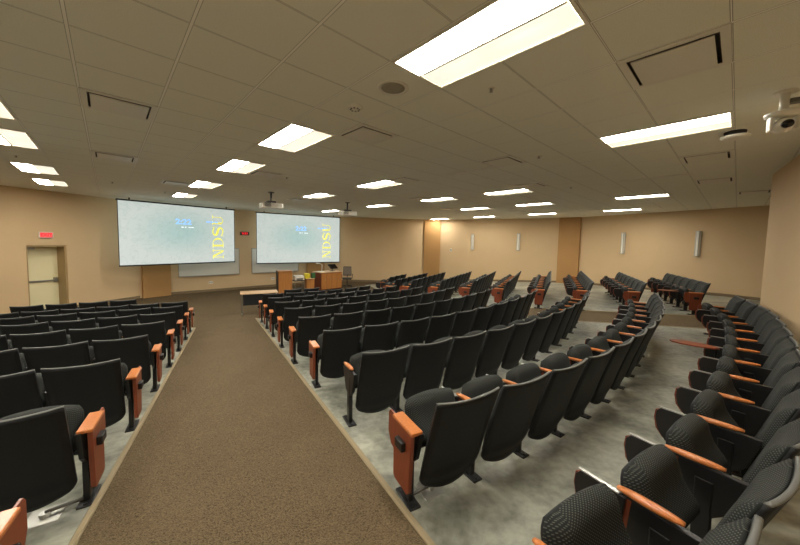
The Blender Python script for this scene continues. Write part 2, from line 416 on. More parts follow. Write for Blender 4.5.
# ceiling in its own tile grid, turned 43 degrees
GA = math.radians(43); T = .61; GX0, GY0 = -.16, .725
def inside(x, y, pad=.9):
    ins = False; n = len(ROOM)
    for i in range(n):
        (x1, y1), (x2, y2) = ROOM[i], ROOM[(i+1) % n]
        if (y1 > y) != (y2 > y) and x < (x2-x1)*(y-y1)/(y2-y1)+x1: ins = not ins
        dx, dy = x2-x1, y2-y1; t = max(0, min(1, ((x-x1)*dx+(y-y1)*dy)/(dx*dx+dy*dy)))
        if math.hypot(x-x1-t*dx, y-y1-t*dy) < pad: return True
    return ins
def lw(i, j):                             # lattice -> world
    X, Y = GX0+T*i, GY0+T*j
    return X*math.cos(GA)-Y*math.sin(GA), X*math.sin(GA)+Y*math.cos(GA)
LIGHTS = [(3, 0), (8, -1), (3, 5), (3, 9), (3, 14), (3, 19), (8, 8), (8, 13), (13, 14), (13, 20), (13, 9), (18, 10), (24, 13), (24, 18), (13, 5), (18, 6), (24, 8), (18, 1), (24, 3),
          (-2, 7), (-2, 10), (-2, 15), (-2, 19), (3, -5), (-2, 2), (-2, -3), (-7, 8), (-7, 14), (-7, 3), (8, -4)]
VENTS = [(0, 6), (0, 11), (5, -1), (4, 4), (4, 10), (11, -1), (15, -1), (8, 3), (12, 4), (17, 6), (21, 9), (17, 12), (8, 7), (12, 10), (2, 15), (8, 16), (19, -2)]
LIGHTS = [l for l in LIGHTS if inside(*lw(l[0]+.5, l[1]+1), pad=0)]
VENTS = [v for v in VENTS if inside(*lw(v[0]+.5, v[1]+.5), pad=0)]
holes = set()
for i, j in LIGHTS: holes |= {(i, j), (i, j+1)}
holes |= set(VENTS)
bm = bmesh.new(); vc = {}
def gv(i, j):
    if (i, j) not in vc: vc[(i, j)] = bm.verts.new((T*i, T*j, 0))
    return vc[(i, j)]
for i in range(-26, 40):
    for j in range(-26, 45):
        if (i, j) in holes: continue
        if inside(*lw(i+.5, j+.5), pad=.55): bm.faces.new((gv(i, j), gv(i, j+1), gv(i+1, j+1), gv(i+1, j)))
ce = link('ceiling', bm, 'ceiling'); x0, y0 = lw(0, 0); place(ce, (x0, y0, CEIL), GA); tag(ce, kind='structure')

# troffers
def troffer_meshes():
    h = {}
    bm = bmesh.new()                     # pan: closed five-sided recess
    W, Lh, D = T/2-.002, T-.002, .10
    bx(bm, -W, W, -Lh, Lh, D, D+.01)
    for s in (-1, 1):
        bx(bm, s*W-(.008 if s > 0 else 0), s*W+(.008 if s < 0 else 0), -Lh, Lh, -.004, D)
        bx(bm, -W, W, s*Lh-(.008 if s > 0 else 0), s*Lh+(.008 if s < 0 else 0), -.004, D)
    h['housing'] = mesh_only('housing', bm, 'tray')
    bm = bmesh.new()                     # rim
    for s in (-1, 1):
        bx(bm, min(s*W, s*(W-.022)), max(s*W, s*(W-.022)), -Lh, Lh, -.010, -.002); bx(bm, -W+.022, W-.022, min(s*Lh, s*(Lh-.022)), max(s*Lh, s*(Lh-.022)), -.010, -.002)
    h['frame'] = mesh_only('frame', bm, 'white')
    def curved(xa, xb):
        n = 8
        f = lambda u, v: (xa+(xb-xa)*u, -Lh+.03+(2*Lh-.06)*v, .000-.012*math.sin(PI*u))
        return slab(f, n, 2, lambda u, v: (0, 0, .006))
    h['lens'] = [mesh_only('lens', curved(-W+.03, -.012), 'lens', True), mesh_only('lens', curved(.012, W-.03), 'lens_dim', True)]
    bm = bmesh.new(); bx(bm, -.010, .010, -Lh+.03, Lh-.03, -.012, .03); h['ridge'] = mesh_only('ridge', bm, 'tray')
    return h
TM = troffer_meshes()
def child(name, me, parent):
    o = bpy.data.objects.new(name, me); COL.objects.link(o); o.parent = parent; return o
Llab = {
 (3, 0): 'very large bright recessed ceiling light, nearest one, top right of centre', (8, -1): 'long bright recessed ceiling light beside the round white access point',
 (3, 5): 'bright square-looking recessed ceiling light left of the nearest round speaker', (3, 9): 'recessed ceiling light behind the one beside the sprinkler head, third in its line',
 (3, 14): 'recessed ceiling light above the left projection screen, second from the screen', (3, 19): 'recessed ceiling light nearest to the left projection screen top',
 (8, 8): 'recessed ceiling light beside a square diffuser, middle of the ceiling', (8, 13): 'recessed ceiling light between the two hanging projectors, nearer one',
 (13, 14): 'recessed ceiling light right of the farther projector, towards the tan front wall', (13, 20): 'recessed ceiling light right above the farther hanging projector',
 (13, 9): 'recessed ceiling light in the third line, between centre light and front corner column', (18, 10): 'recessed ceiling light above the thermostat wall, second from front wall',
 (24, 13): 'recessed ceiling light close to the left wall sconce of the front right wall', (24, 18): 'recessed ceiling light right at the top of the brown front column',
 (13, 5): 'large recessed ceiling light right of centre behind the long ceiling rail', (18, 6): 'recessed ceiling light above the right wall sconce of the front right wall',
 (24, 8): 'farthest recessed ceiling light above the front right wall, beside brown corner column', (18, 1): 'nearer of two long recessed lights before the right wall',
 (24, 3): 'farther of two long recessed lights before the right wall', (-2, 7): 'recessed ceiling light cut off by the left picture edge, topmost',
 (-2, 10): 'recessed ceiling light above the left seat block, largest fully seen there', (-2, 15): 'recessed ceiling light at far left, middle of three above the exit door',
 (-2, 19): 'recessed ceiling light at far left, nearest to the left wall'}
for k, (i, j) in enumerate(LIGHTS):
    x, y = lw(i+.5, j+1)
    t = empty('ceiling_light', (x, y, CEIL), GA)
    tag(t, Llab.get((i, j), 'recessed ceiling light behind or beside the camera, tile column %d back' % (i-j)), 'ceiling light', 'recessed two by four ceiling lights')
    child('housing', TM['housing'], t); child('frame', TM['frame'], t); child('ridge', TM['ridge'], t)
    for me in TM['lens']: child('lens', me, t)
# square plaque diffusers
def vent_meshes():
    W = T/2-.002
    bm = bmesh.new()
    bx(bm, -W, W, -W, W, .07, .08)
    for s in (-1, 1):
        bx(bm, min(s*W, s*(W-.01)), max(s*W, s*(W-.01)), -W, W, 0, .07); bx(bm, -W+.01, W-.01, min(s*W, s*(W-.01)), max(s*W, s*(W-.01)), 0, .07)
    a = mesh_only('duct_box', bm, 'duct')
    bm = bmesh.new()
    for s in (-1, 1):
        bx(bm, min(s*W, s*(W-.05)), max(s*W, s*(W-.05)), -W, W, -.008, .0); bx(bm, -W+.05, W-.05, min(s*W, s*(W-.05)), max(s*W, s*(W-.05)), -.008, .0)
    b = mesh_only('rim', bm, 'plate')
    bm = bmesh.new(); bx(bm, -W+.07, W-.07, -W+.075, W-.075, -.016, -.008, .002); c = mesh_only('plaque', bm, 'plate')
    bm = bmesh.new(); n = 0
    for sx in (-1, 1):
        for sy in (-1, 1): cyl(bm, (sx*.15, sy*.15, -.004), (sx*.15, sy*.15, .07), .006, 6)
    d = mesh_only('hanger', bm, 'dark')
    return a, b, c, d
VM = vent_meshes()
Vlab = {(0, 6): 'square air diffuser high at left with bright reflecting ends', (0, 11): 'square air diffuser at left, behind the larger one in line', (5, -1): 'large square air diffuser at upper right beside the big light',
 (4, 4): 'square air diffuser beside the bright light, left of centre', (4, 10): 'square air diffuser just above the nearer projector', (11, -1): 'square air diffuser below the round white access point',
 (15, -1): 'square air diffuser at right, second behind the access point', (8, 3): 'square air diffuser at the end of the long ceiling rail', (12, 4): 'square air diffuser behind the light right of centre',
 (17, 6): 'small square air diffuser beside the light above the right sconce', (21, 9): 'tiny square air diffuser far off above front right wall', (17, 12): 'square air diffuser between two far lights, centre',
 (8, 7): 'square air diffuser touching the middle ceiling light', (12, 10): 'square air diffuser next to the far centre light', (2, 15): 'square air diffuser lit bluish near the left screen',
 (8, 16): 'square air diffuser lit bluish between the two projectors', (19, -2): 'square air diffuser near the right wall corner'}
for (i, j) in VENTS:
    x, y = lw(i+.5, j+.5)
    t = empty('air_diffuser', (x, y, CEIL), GA); tag(t, Vlab[(i, j)], 'air vent', 'square ceiling air diffusers')
    for nm, me in zip(('duct_box', 'rim', 'plaque', 'hanger'), VM): child(nm, me, t)
# slot rails on the ceiling
for (i, j, ln, lab) in ((8.85, 3.9, 1.9, 'long slim ceiling rail left of the diffuser, nearer one'), (13.65, -.1, 1.9, 'long slim ceiling rail at right above the far long lights')):
    x, y = lw(i, j+ln/2)
    bm = bmesh.new(); bx(bm, -.06, .06, -ln*T/2, ln*T/2, -.012, 0, .004)
    o = link('ceiling_rail', bm, 'plate'); place(o, (x, y, CEIL), GA); tag(o, lab, 'ceiling rail')

# small ceiling devices
def lathe(bm, prof, n=28, c=(0, 0, 0)):
    rings = []
    for r, z in prof:
        rings.append([bm.verts.new((c[0]+r*math.cos(2*PI*k/n), c[1]+r*math.sin(2*PI*k/n), c[2]+z)) for k in range(n)] if r > 1e-6 else [bm.verts.new((c[0], c[1], c[2]+z))])
    for a, b in zip(rings, rings[1:]):
        for k in range(n):
            k2 = (k+1) % n
            if len(a) == 1 and len(b) == 1: continue
            if len(a) == 1: bm.faces.new((a[0], b[k], b[k2]))
            elif len(b) == 1: bm.faces.new((a[k], a[k2], b[0]))
            else: bm.faces.new((a[k], a[k2], b[k2], b[k]))
x, y = lw(3.48, 2.5)
t = empty('ceiling_speaker', (x, y, CEIL)); tag(t, 'round flush ceiling speaker with dark grille beside big light', 'speaker')
bm = bmesh.new(); lathe(bm, [(.10, -.002), (.13, -.010), (.145, -.006), (.145, 0)]); link('rim', bm, 'plate', t, True)
bm = bmesh.new(); lathe(bm, [(0, -.007), (.06, -.006), (.118, -.004), (.118, 0)]); link('grille', bm, 'speaker_grey', t, True)
def sprinkler(i, j, lab, r=.05, fins=5):
    x, y = lw(i, j); t = empty('sprinkler_head', (x, y, CEIL)); tag(t, lab, 'sprinkler', 'small ceiling sprinkler heads')
    bm = bmesh.new(); lathe(bm, [(0, -.004), (r, -.004), (r, 0)], 20); link('escutcheon', bm, 'white', t, True)
    bm = bmesh.new(); cyl(bm, (0, 0, -.035), (0, 0, -.002), .012, 8); lathe(bm, [(0, -.038), (r*.55, -.036), (r*.55, -.033), (0, -.033)], 16); link('deflector', bm, 'steel', t)
x, y = lw(3.47, 3.48)
t = empty('sensor_dome', (x, y, CEIL)); tag(t, 'small round slotted sensor on the ceiling beyond the speaker', 'sensor')
bm = bmesh.new(); lathe(bm, [(0, -.028), (.05, -.026), (.065, -.012), (.085, -.006), (.085, 0)]); link('body', bm, 'offwhite', t, True)
bm = bmesh.new()
for k in range(8):
    a = k*PI/4; cyl(bm, (.045*math.cos(a), .045*math.sin(a), -.030), (.045*math.cos(a), .045*math.sin(a), -.02), .010, 6)
link('slots', bm, 'dark', t)
sprinkler(4.51, 1.46, 'small sprinkler head under the big nearest ceiling light', .03)
sprinkler(8.58, 2.5, 'small sprinkler head in front of the ceiling rail, right of centre')
sprinkler(13.8, 3.47, 'small sprinkler head far behind the rail, right of centre')
sprinkler(-1.65, 13.6, 'small sprinkler head between two lights at far left')
sprinkler(.49, 17.46, 'small sprinkler head near the left wall above the exit sign')
sprinkler(2.53, 19.27, 'small dark sprinkler head above the left screen')
sprinkler(5.25, 10.48, 'small sprinkler head beside the nearer projector')
x, y = lw(9.42, -1.01)
t = empty('wifi_access_point', (x, y, CEIL)); tag(t, 'round white access point disc hanging from the ceiling at right', 'access point')
bm = bmesh.new(); lathe(bm, [(0, -.085), (.09, -.083), (.13, -.068), (.13, -.052), (.08, -.045), (0, -.045)]); link('disc', bm, 'white', t, True)
bm = bmesh.new(); lathe(bm, [(0, -.045), (.09, -.045), (.10, 0), (0, 0)]); link('bracket', bm, 'dark', t, True)
# camera rig at upper right
x, y = lw(7.60, -1.52)
t = empty('ceiling_camera', (x, y, CEIL), math.radians(150)); t.scale = (1.25, 1.25, 1.25); tag(t, 'white ceiling mounted room camera with rounded body at upper right', 'camera')
bm = bmesh.new(); cyl(bm, (0, 0, -.14), (0, 0, 0), .025, 14); lathe(bm, [(0, -.012), (.06, -.01), (.06, 0), (0, 0)]); link('mount_post', bm, 'offwhite', t, True)
bm = bmesh.new(); lathe(bm, [(0, -.18), (.07, -.178), (.095, -.16), (.095, -.145), (.06, -.135), (0, -.135)]); link('base_disc', bm, 'offwhite', t, True)
bm = bmesh.new(); bmesh.ops.create_uvsphere(bm, u_segments=20, v_segments=12, radius=.052, matrix=Matrix.Translation((0, 0, -.235)) @ Matrix.Diagonal((1, 1.25, 1, 1))); hd = link('camera_head', bm, 'offwhite', t, True)
bm = bmesh.new(); cyl(bm, (0, .05, -.24), (0, .085, -.245), .028, 16); link('camera_lens', bm, 'glass', hd, True)
bm = bmesh.new(); bx(bm, -.072, -.055, -.03, .03, -.27, -.17, .006); bx(bm, .055, .072, -.03, .03, -.27, -.17, .006); link('yoke', bm, 'offwhite', t)
bm = bmesh.new(); bx(bm, -.34, -.02, -.03, .03, -.085, -.055, .004); bx(bm, -.34, -.30, -.03, .03, -.085, 0, .004); link('support_arm', bm, 'cable', t)
# projectors
for (wx, wy, lab) in ((-3.94, 9.6, 'white projector hanging from the ceiling before the left screen'), (-2.0, 11.8, 'white projector hanging from the ceiling before the right screen')):
    t = empty('projector', (wx, wy, CEIL), math.radians(38)); tag(t, lab, 'projector', 'hanging white projectors')
    b_ = link('body', box(-.30, .30, -.2, .2, -.50, -.33, .03, 3), 'white', t)
    bm = bmesh.new(); cyl(bm, (0, 0, -.28), (0, 0, 0), .03, 12); lathe(bm, [(0, -.02), (.09, -.02), (.09, 0), (0, 0)], 16); link('pole', bm, 'metal_black', t)
    link('bracket', box(-.12, .12, -.1, .1, -.32, -.27, .01), 'metal_black', t)
    bm = bmesh.new(); cyl(bm, (.12, .19, -.39), (.12, .225, -.39), .05, 18); link('lens', bm, 'glass', b_, True)
    bm = bmesh.new()
    for k in range(7): bx(bm, -.24, -.06, -.206, -.199, -.45+.018*k, -.442+.018*k)
    link('vent_grille', bm, 'dark', b_)

# ------------------------------------------------------------------ screens and front wall fittings
FNT = bpy.data.fonts.load('<builtin>') if False else None
def text_mesh(name, body, size, m_, parent, loc, rot, depth=.001, sx=1, bold=0):
    cu = bpy.data.curves.new(name, 'FONT'); cu.body = body; cu.size = size; cu.extrude = depth; cu.offset = bold
    cu.align_x = 'CENTER'; cu.align_y = 'CENTER'
    tmp = bpy.data.objects.new(name, cu); COL.objects.link(tmp)
    dg = bpy.context.evaluated_depsgraph_get(); me = bpy.data.meshes.new_from_object(tmp.evaluated_get(dg))
    bpy.data.objects.remove(tmp)
    me.materials.clear(); me.materials.append(M[m_])
    o = bpy.data.objects.new(name, me); COL.objects.link(o); o.parent = parent; o.location = loc; o.rotation_euler = rot; o.scale = (sx, 1, 1)
    return o
def serif_word(parent, x, z, h, length):
    """the word NDSU in heavy serif capitals, reading upwards, cap height h, total length along z"""
    buckets = []; st_, th = .175*h, .055*h           # stem and hairline thickness
    cw = length/4
    def P(u, v): return Vector((x+h/2-v, -.012, z-length/2+u))       # u along the word (upwards), v up the letter (to the left)
    def poly(pts):
        bm = buckets[-1]; A = [bm.verts.new(P(*p)) for p in pts]; B = [bm.verts.new(P(*p)+Vector((0, -.004, 0))) for p in pts]
        bm.faces.new(A); bm.faces.new(list(reversed(B)))
        for i in range(len(pts)): j = (i+1) % len(pts); bm.faces.new((A[i], A[j], B[j], B[i]))
    rect = lambda u0, u1, v0, v1: poly([(u0, v0), (u1, v0), (u1, v1), (u0, v1)])
    g = cw*.06
    buckets.append(bmesh.new()); u0, u1 = g, cw-g                                   # N
    rect(u0+.12*cw, u0+.12*cw+th, 0, h); rect(u1-.12*cw-th, u1-.12*cw, 0, h)
    poly([(u0+.12*cw, h), (u0+.12*cw+st_*1.1, h), (u1-.12*cw, 0), (u1-.12*cw-st_*.9, 0)])
    rect(u0, u0+.30*cw, 0, th); rect(u0, u0+.2*cw, h-th, h); rect(u1-.3*cw, u1, h-th, h)
    buckets.append(bmesh.new()); u0, u1 = cw+g, 2*cw-g                              # D
    rect(u0+.1*cw, u0+.1*cw+st_, 0, h); rect(u0, u0+.4*cw, 0, th); rect(u0, u0+.4*cw, h-th, h)
    n = 12; c = u0+.36*cw
    for k in range(n):
        a, b = -PI/2+PI*k/n, -PI/2+PI*(k+1)/n
        wa, wb = th+(st_-th)*math.cos(a), th+(st_-th)*math.cos(b)
        ro = u1-c
        poly([(c+ro*math.cos(a), h/2+h/2*math.sin(a)), (c+ro*math.cos(b), h/2+h/2*math.sin(b)),
              (c+(ro-wb)*math.cos(b), h/2+(h/2-th)*math.sin(b)), (c+(ro-wa)*math.cos(a), h/2+(h/2-th)*math.sin(a))])
    buckets.append(bmesh.new()); u0, u1 = 2*cw+g*1.6, 3*cw-g*1.6                    # S
    mid = (u0+u1)/2; path = []
    for k in range(25):
        q = k/24
        if q < .5: a = math.radians(200+250*q/.5); path.append((mid+(u1-u0)/2*.85*math.cos(a), h*.27+h*.24*math.sin(a), abs(q-.5)*2))
        else: a = math.radians(270-250*(q-.5)/.5); path.append((mid+(u1-u0)/2*.80*math.cos(a), h*.75+h*.22*math.sin(a), abs(q-.5)*2))
    for (a, b) in zip(path, path[1:]):
        d = Vector((b[0]-a[0], b[1]-a[1]));
        if d.length < 1e-6: continue
        wd = th*.7+(st_*.55-th*.35)*(1-a[2]); nrm = Vector((-d.y, d.x)).normalized()*wd
        poly([(a[0]+nrm.x, a[1]+nrm.y), (b[0]+nrm.x, b[1]+nrm.y), (b[0]-nrm.x, b[1]-nrm.y), (a[0]-nrm.x, a[1]-nrm.y)])
    rect(u0, u0+th, 0, h*.26); rect(u1-th, u1, h*.76, h)
    buckets.append(bmesh.new()); u0, u1 = 3*cw+g, 4*cw-g                            # U
    rect(u0+.1*cw, u0+.1*cw+st_, h*.3, h); rect(u1-.14*cw-th, u1-.14*cw, h*.3, h); rect(u0, u0+.38*cw, h-th, h); rect(u1-.3*cw, u1, h-th, h)
    ul, ur = u0+.1*cw, u1-.14*cw; c = (ul+ur)/2; ro = (ur-ul)/2
    for k in range(n):
        a, b = PI+PI*k/n, PI+PI*(k+1)/n
        wa, wb = st_+(th-st_)*k/n, st_+(th-st_)*(k+1)/n
        poly([(c+ro*math.cos(a), h*.3+h*.3*math.sin(a)), (c+ro*math.cos(b), h*.3+h*.3*math.sin(b)),
              (c+(ro-wb)*math.cos(b), h*.3+(h*.3-th)*math.sin(b)), (c+(ro-wa)*math.cos(a), h*.3+(h*.3-th)*math.sin(a))])
    for b_ in buckets: link('projected_letter', b_, 'yellow', parent)
def proj_screen(A, B, lab):
    L = math.dist(A, B); mx, my = (A[0]+B[0])/2, (A[1]+B[1])/2
    H = L/1.79*1.025; zt = CEIL-.125
    t = empty('projection_screen', (mx, my, zt-H/2), math.atan2(B[1]-A[1], B[0]-A[0])); tag(t, lab, 'projection screen', 'large projection screens')
    link('surface', box(-L/2, L/2, -.004, .004, -H/2, H/2), 'screen', t)
    bm = bmesh.new(); e = .022
    bx(bm, -L/2-e, -L/2, -.007, .007, -H/2-e, H/2); bx(bm, L/2, L/2+e, -.007, .007, -H/2-e, H/2); bx(bm, -L/2, L/2, -.007, .007, -H/2-e, -H/2)
    link('border', bm, 'black', t)
    link('housing', box(-L/2-.04, L/2+.04, -.05, .09, H/2, H/2+.055, .008), 'black', t)
    for e_ in (-.42, .42): link('hanger', box(L*e_-.02, L*e_+.02, 0, .04, H/2+.05, H/2+.124), 'black', t)
    bm = bmesh.new(); cyl(bm, (-L/2-e, 0, -H/2-e-.012), (L/2+e, 0, -H/2-e-.012), .018, 10); link('bottom_bar', bm, 'black', t)
    serif_word(t, L*.325, -H*.03, .46, 2.0)
    text_mesh('projected_clock', '2:22', .30, 'blue', t, (L*.0, -.014, H*.22), (PI/2, 0, 0), bold=.006, sx=1.15)
    bm = bmesh.new()
    for k, wd in enumerate((.09, .05, .12, .07)): bx(bm, L*-.02+.13*k, L*-.02+wd+.13*k, -.012, -.006, H*.125, H*.125+.028)
    link('projected_date_line', bm, 'paper', t)
    bm = bmesh.new()
    for k in range(3): bx(bm, L*.21+.17*k, L*.21+.14+.17*k, -.02, -.016, H*.235, H*.235+.055)
    link('projected_caption', bm, 'blue', t)
    return t
proj_screen((-10.26, 11.46), (-7.84, 14.83), 'left projection screen showing pale image with yellow letters and clock')
proj_screen((-7.25, 15.88), (-3.55, 18.28), 'right projection screen above the wooden lectern desk')
def on_wall(name, A, B, s, z, off=.012):
    x, y = along(A, B, s, off); return empty(name, (x, y, z), rz_of(A, B))
for s0, s1, lab in ((.88, 3.38, 'white writing board on the tan wall under the left screen'), (4.01, 6.5, 'white writing board on the tan wall under the right screen')):
    t = on_wall('whiteboard', V1, V2, (s0+s1)/2, 1.42, .003); tag(t, lab, 'whiteboard', 'whiteboards on the front wall'); L = (s1-s0)/2
    link('board', box(-L, L, -.02, 0, -.62, .62), 'board', t)
    bm = bmesh.new(); bx(bm, -L-.02, L+.02, -.026, 0, -.65, -.62); bx(bm, -L-.02, L+.02, -.026, 0, .62, .65); bx(bm, -L-.02, -L, -.026, 0, -.62, .62); bx(bm, L, L+.02, -.026, 0, -.62, .62)
    link('frame', bm, 'steel', t); link('pen_tray', box(-L*.9, L*.9, -.09, -.02, -.655, -.64, .003), 'steel', t)
t = on_wall('wall_clock', V1, V2, 3.66, 2.82, .0); tag(t, 'small black digital clock with red digits between the screens', 'clock')
link('case', box(-.21, .21, -.05, 0, -.085, .085, .01), 'black', t)
text_mesh('digits', '2:22', .13, 'red', t, (0, -.054, 0), (PI/2, 0, 0), bold=.004, sx=1.3)
for s, z, lab, A, B in ((2.13, .44, 'white wall outlet below the left whiteboard', V1, V2), (5.08, .44, 'white wall outlet beside the wooden cabinet', V1, V2)):
    t = on_wall('wall_outlet', A, B, s, z, 0); tag(t, lab, 'outlet')
    link('cover_plate', box(-.09, .09, -.008, 0, -.06, .06, .003), 'white', t)
    bm = bmesh.new()
    for k in (-.045, .045): bx(bm, k-.018, k+.018, -.011, -.008, -.03, .03)
    link('sockets', bm, 'greyp', t)
t = on_wall('thermostat', V3, V4, 1.26, 2.13, 0); tag(t, 'small thermostat box on the wall right of the brown column', 'thermostat')
link('case', box(-.06, .06, -.03, 0, -.09, .09, .008), 'offwhite', t); link('display', box(-.035, .035, -.034, -.03, -.02, .04), 'dark', t)
for A, B, s, z, lab in ((V3, V4, 2.58, 2.64, 'slim white wall sconce on front right wall, left one'), (V3, V4, 5.17, 2.70, 'slim white wall sconce on front right wall, right one'),
                        (V4, V5, 2.53, 2.72, 'slim white wall sconce on right wall, farther one'), (V4, V5, 5.10, 2.74, 'slim white wall sconce on right wall, nearer one')):
    t = on_wall('wall_sconce', A, B, s, z, 0); tag(t, lab, 'wall lamp', 'slim vertical wall sconces')
    link('back_plate', box(-.09, .09, -.025, 0, -.44, .44, .006), 'steel', t)
    bm = bmesh.new(); pts = [(.08*math.cos(a), -.02-.075*math.sin(a)) for a in [PI*k/10 for k in range(11)]]
    prism(bm, pts, -.46, .46, 'z'); link('diffuser', bm, 'acrylic', t, False)
    bm = bmesh.new()
    for zz in (-.47, .45): bx(bm, -.085, .085, -.1, 0, zz, zz+.02, .004)
    for k in (-.05, .035): bx(bm, k, k+.012, -.1, -.07, -.45, .45)
    link('end_caps', bm, 'steel', t)
# exit door
x, y = along(V0, V1, 3.68, 0)
t = empty('door_1', (x, y, fz(x, y)), rz_of(V0, V1)); tag(t, kind='structure'); dz = 2.21-fz(x, y)
link('door_leaf', box(.04, .93, .45, .495, .005, dz-.05, .003), 'door', t)
bm = bmesh.new(); bx(bm, -.06, .04, .03, .50, 0, dz); bx(bm, .93, 1.03, .03, .50, 0, dz); bx(bm, .04, .93, .03, .50, dz-.05, dz+.05); link('door_frame', bm, 'frame', t)
bm = bmesh.new(); bx(bm, .07, .88, .39, .415, .98, 1.03, .006); bx(bm, .80, .90, .38, .45, .93, 1.10, .008); bx(bm, .05, .10, .39, .45, .96, 1.05, .006); link('push_bar', bm, 'steel', t)
link('door_closer', box(.06, .36, .38, .45, dz-.14, dz-.07, .008), 'steel', t)
bm = bmesh.new(); bx(bm, -.2, 1.2, .50, .54, -.1, dz+.2); link('door_back', bm, 'frame', t)
t = on_wall('exit_sign', V0, V1, 4.14, 2.545, .0); tag(t, 'red lit exit sign on the tan wall above the door', 'exit sign')
link('housing', box(-.17, .17, -.05, 0, -.10, .10, .008), 'offwhite', t); link('panel', box(-.15, .15, -.054, -.05, -.085, .085), 'pinkpanel', t)
text_mesh('letters', 'EXIT', .14, 'red', t, (0, -.057, 0), (PI/2, 0, 0), bold=.006)

# ------------------------------------------------------------------ auditorium chair
PW = .58
def back_shape(u, v, front=0.):
    """u across 0..1, v up 0..1; returns point on the rear skin of the back"""
    z = .090+.762*v
    hw = .260*(1-.16*max(0, 1-v/.16)**2)+.010*v
    xx = (u*2-1)
    y = -.095-.235*v**1.15+.025*xx*xx*(.4+.6*v)
    y -= .010*math.exp(-((v-.16)/.05)**2)*(1-xx**4)
    z += .016*xx*xx*v + .06*xx*xx*max(0, 1-v/.25)
    return Vector((xx*hw, y+front, z))
def chair_meshes():
    h = {}
    bm = slab(lambda u, v: back_shape(u, v), 10, 22, lambda u, v: (0, .022, 0)); h['shell'] = mesh_only('back_shell', bm, 'shell', True)
    def cush(u, v):
        p = back_shape(.015+.97*u, .20+.78*v, .023); return p
    def cth(u, v):
        e = min(1, min(u, 1-u)/.13)**.5*min(1, min(v, 1-v)/.12)**.5
        return (0, .012+.055*e, .01*e)
    bm = slab(cush, 14, 14, cth); h['cushion'] = mesh_only('back_cushion', bm, 'fabric', True)
    bm = bmesh.new(); n = 14; last = None                 # light piping along the top of the shell
    for k in range(n+1):
        p = back_shape(k/n, 1)+Vector((0, .012, .001)); ring = [bm.verts.new(p+Vector((0, .012*math.cos(a), .006*math.sin(a)))) for a in [PI*2*q/6 for q in range(6)]]
        if last:
            for q in range(6): bm.faces.new((last[q], last[(q+1) % 6], ring[(q+1) % 6], ring[q]))
        else: bm.faces.new(ring)
        last = ring
    bm.faces.new(list(reversed(last))); h['piping'] = mesh_only('piping', bm, 'piping', True)
    # seat folded up: local frame, length .40 tilted 62 degrees
    ang = math.radians(63); c, s = math.cos(ang), math.sin(ang); L = .37
    def seat_pt(u, v, w_=0):
        xx = (u*2-1); a = v*L; bend = -.05*math.sin(PI*v)
        hw = .238*(1-.12*max(0, (v-.75)/.25)**2)
        y0_ = .03+a*c-(bend+w_)*s; z0_ = .365+a*s+(bend+w_)*c
        return Vector((xx*hw, y0_, z0_-.03*xx*xx*max(0, (v-.7)/.3)))
    def sth(u, v):
        e = min(1, min(u, 1-u)/.14)**.5*min(1, min(v, 1-v)/.2)**.5
        q = .015+.085*e
        return (0, -q*s, q*c)
    bm = slab(lambda u, v: seat_pt(u, v), 14, 12, sth); h['seat'] = mesh_only('seat_cushion', bm, 'fabric', True)
    bm = slab(lambda u, v: seat_pt(.02+.96*u, .0+.97*v, -.002), 8, 10, lambda u, v: (0, .016*s, -.016*c)); h['pan'] = mesh_only('seat_pan', bm, 'shell', True)
    bm = bmesh.new(); cyl(bm, (-PW/2+.035, .03, .37), (PW/2-.035, .03, .37), .016, 8); h['hinge'] = mesh_only('hinge_bar', bm, 'metal_black')
    bm = bmesh.new(); bx(bm, -.020, .020, -.035, .045, .02, .52, .006); bx(bm, -.045, .045, -.10, .13, 0, .018, .006)
    for q in (-.075, .10): cyl(bm, (0, q, .016), (0, q, .026), .012, 6)
    h['leg'] = mesh_only('leg', bm, 'metal_black')
    bm = bmesh.new(); prism(bm, [(-.16, .595), (.16, .595), (.20, .56), (.10, .34), (-.02, .30), (-.10, .38)], -.016, .016, 'x', .003); h['bracket'] = mesh_only('arm_bracket_void_shade', bm, 'metal_black')  # black plate from post to arm; also stands in for the void's shade
    bm = bmesh.new(); n = 12; last = None                 # tapered rounded arm rest
    for k in range(n+1):
        q = k/n; yy = -.075+.265*q; wd = .026*(math.sin(PI*min(1, max(0.0, q*.94+.03)))**.35); th = .015*(math.sin(PI*(q*.94+.03))**.3)
        zc = .612-.012*(q-.5)
        ring = [bm.verts.new((wd*math.copysign(abs(math.cos(a))**.7, math.cos(a)), yy, zc+th*math.copysign(abs(math.sin(a))**.7, math.sin(a)))) for a in [2*PI*p/10 for p in range(10)]]
        if last:
            for p in range(10): bm.faces.new((last[p], last[(p+1) % 10], ring[(p+1) % 10], ring[p]))
        else: bm.faces.new(ring)
        last = ring
    bm.faces.new(list(reversed(last))); h['arm'] = mesh_only('armrest', bm, 'arm', True)
    # stowed writing tablet beside the arm: dark carrier with a wooden leaf
    bm = bmesh.new(); prism(bm, [(.14, .592), (.36, .588), (.384, .56), (.388, .50), (.37, .42), (.32, .35), (.16, .34)], -.036, -.018, 'x', .003); h['tabplate'] = mesh_only('tablet_carrier', bm, 'metal_black')
    pts = [(.12, .585), (.36, .582), (.395, .56), (.402, .50), (.388, .42), (.345, .36), (.28, .34), (.14, .36)]
    bm = bmesh.new(); prism(bm, pts, -.018, .0, 'x', .004); h['tablet'] = mesh_only('writing_tablet', bm, 'panel')
    bm = bmesh.new(); bx(bm, -.036, -.016, .17, .37, .594, .600); cyl(bm, (-.014, .22, .58), (.006, .22, .58), .014, 8); cyl(bm, (-.014, .32, .565), (.006, .32, .565), .010, 8); h['tabhinge'] = mesh_only('tablet_hinge', bm, 'silver')
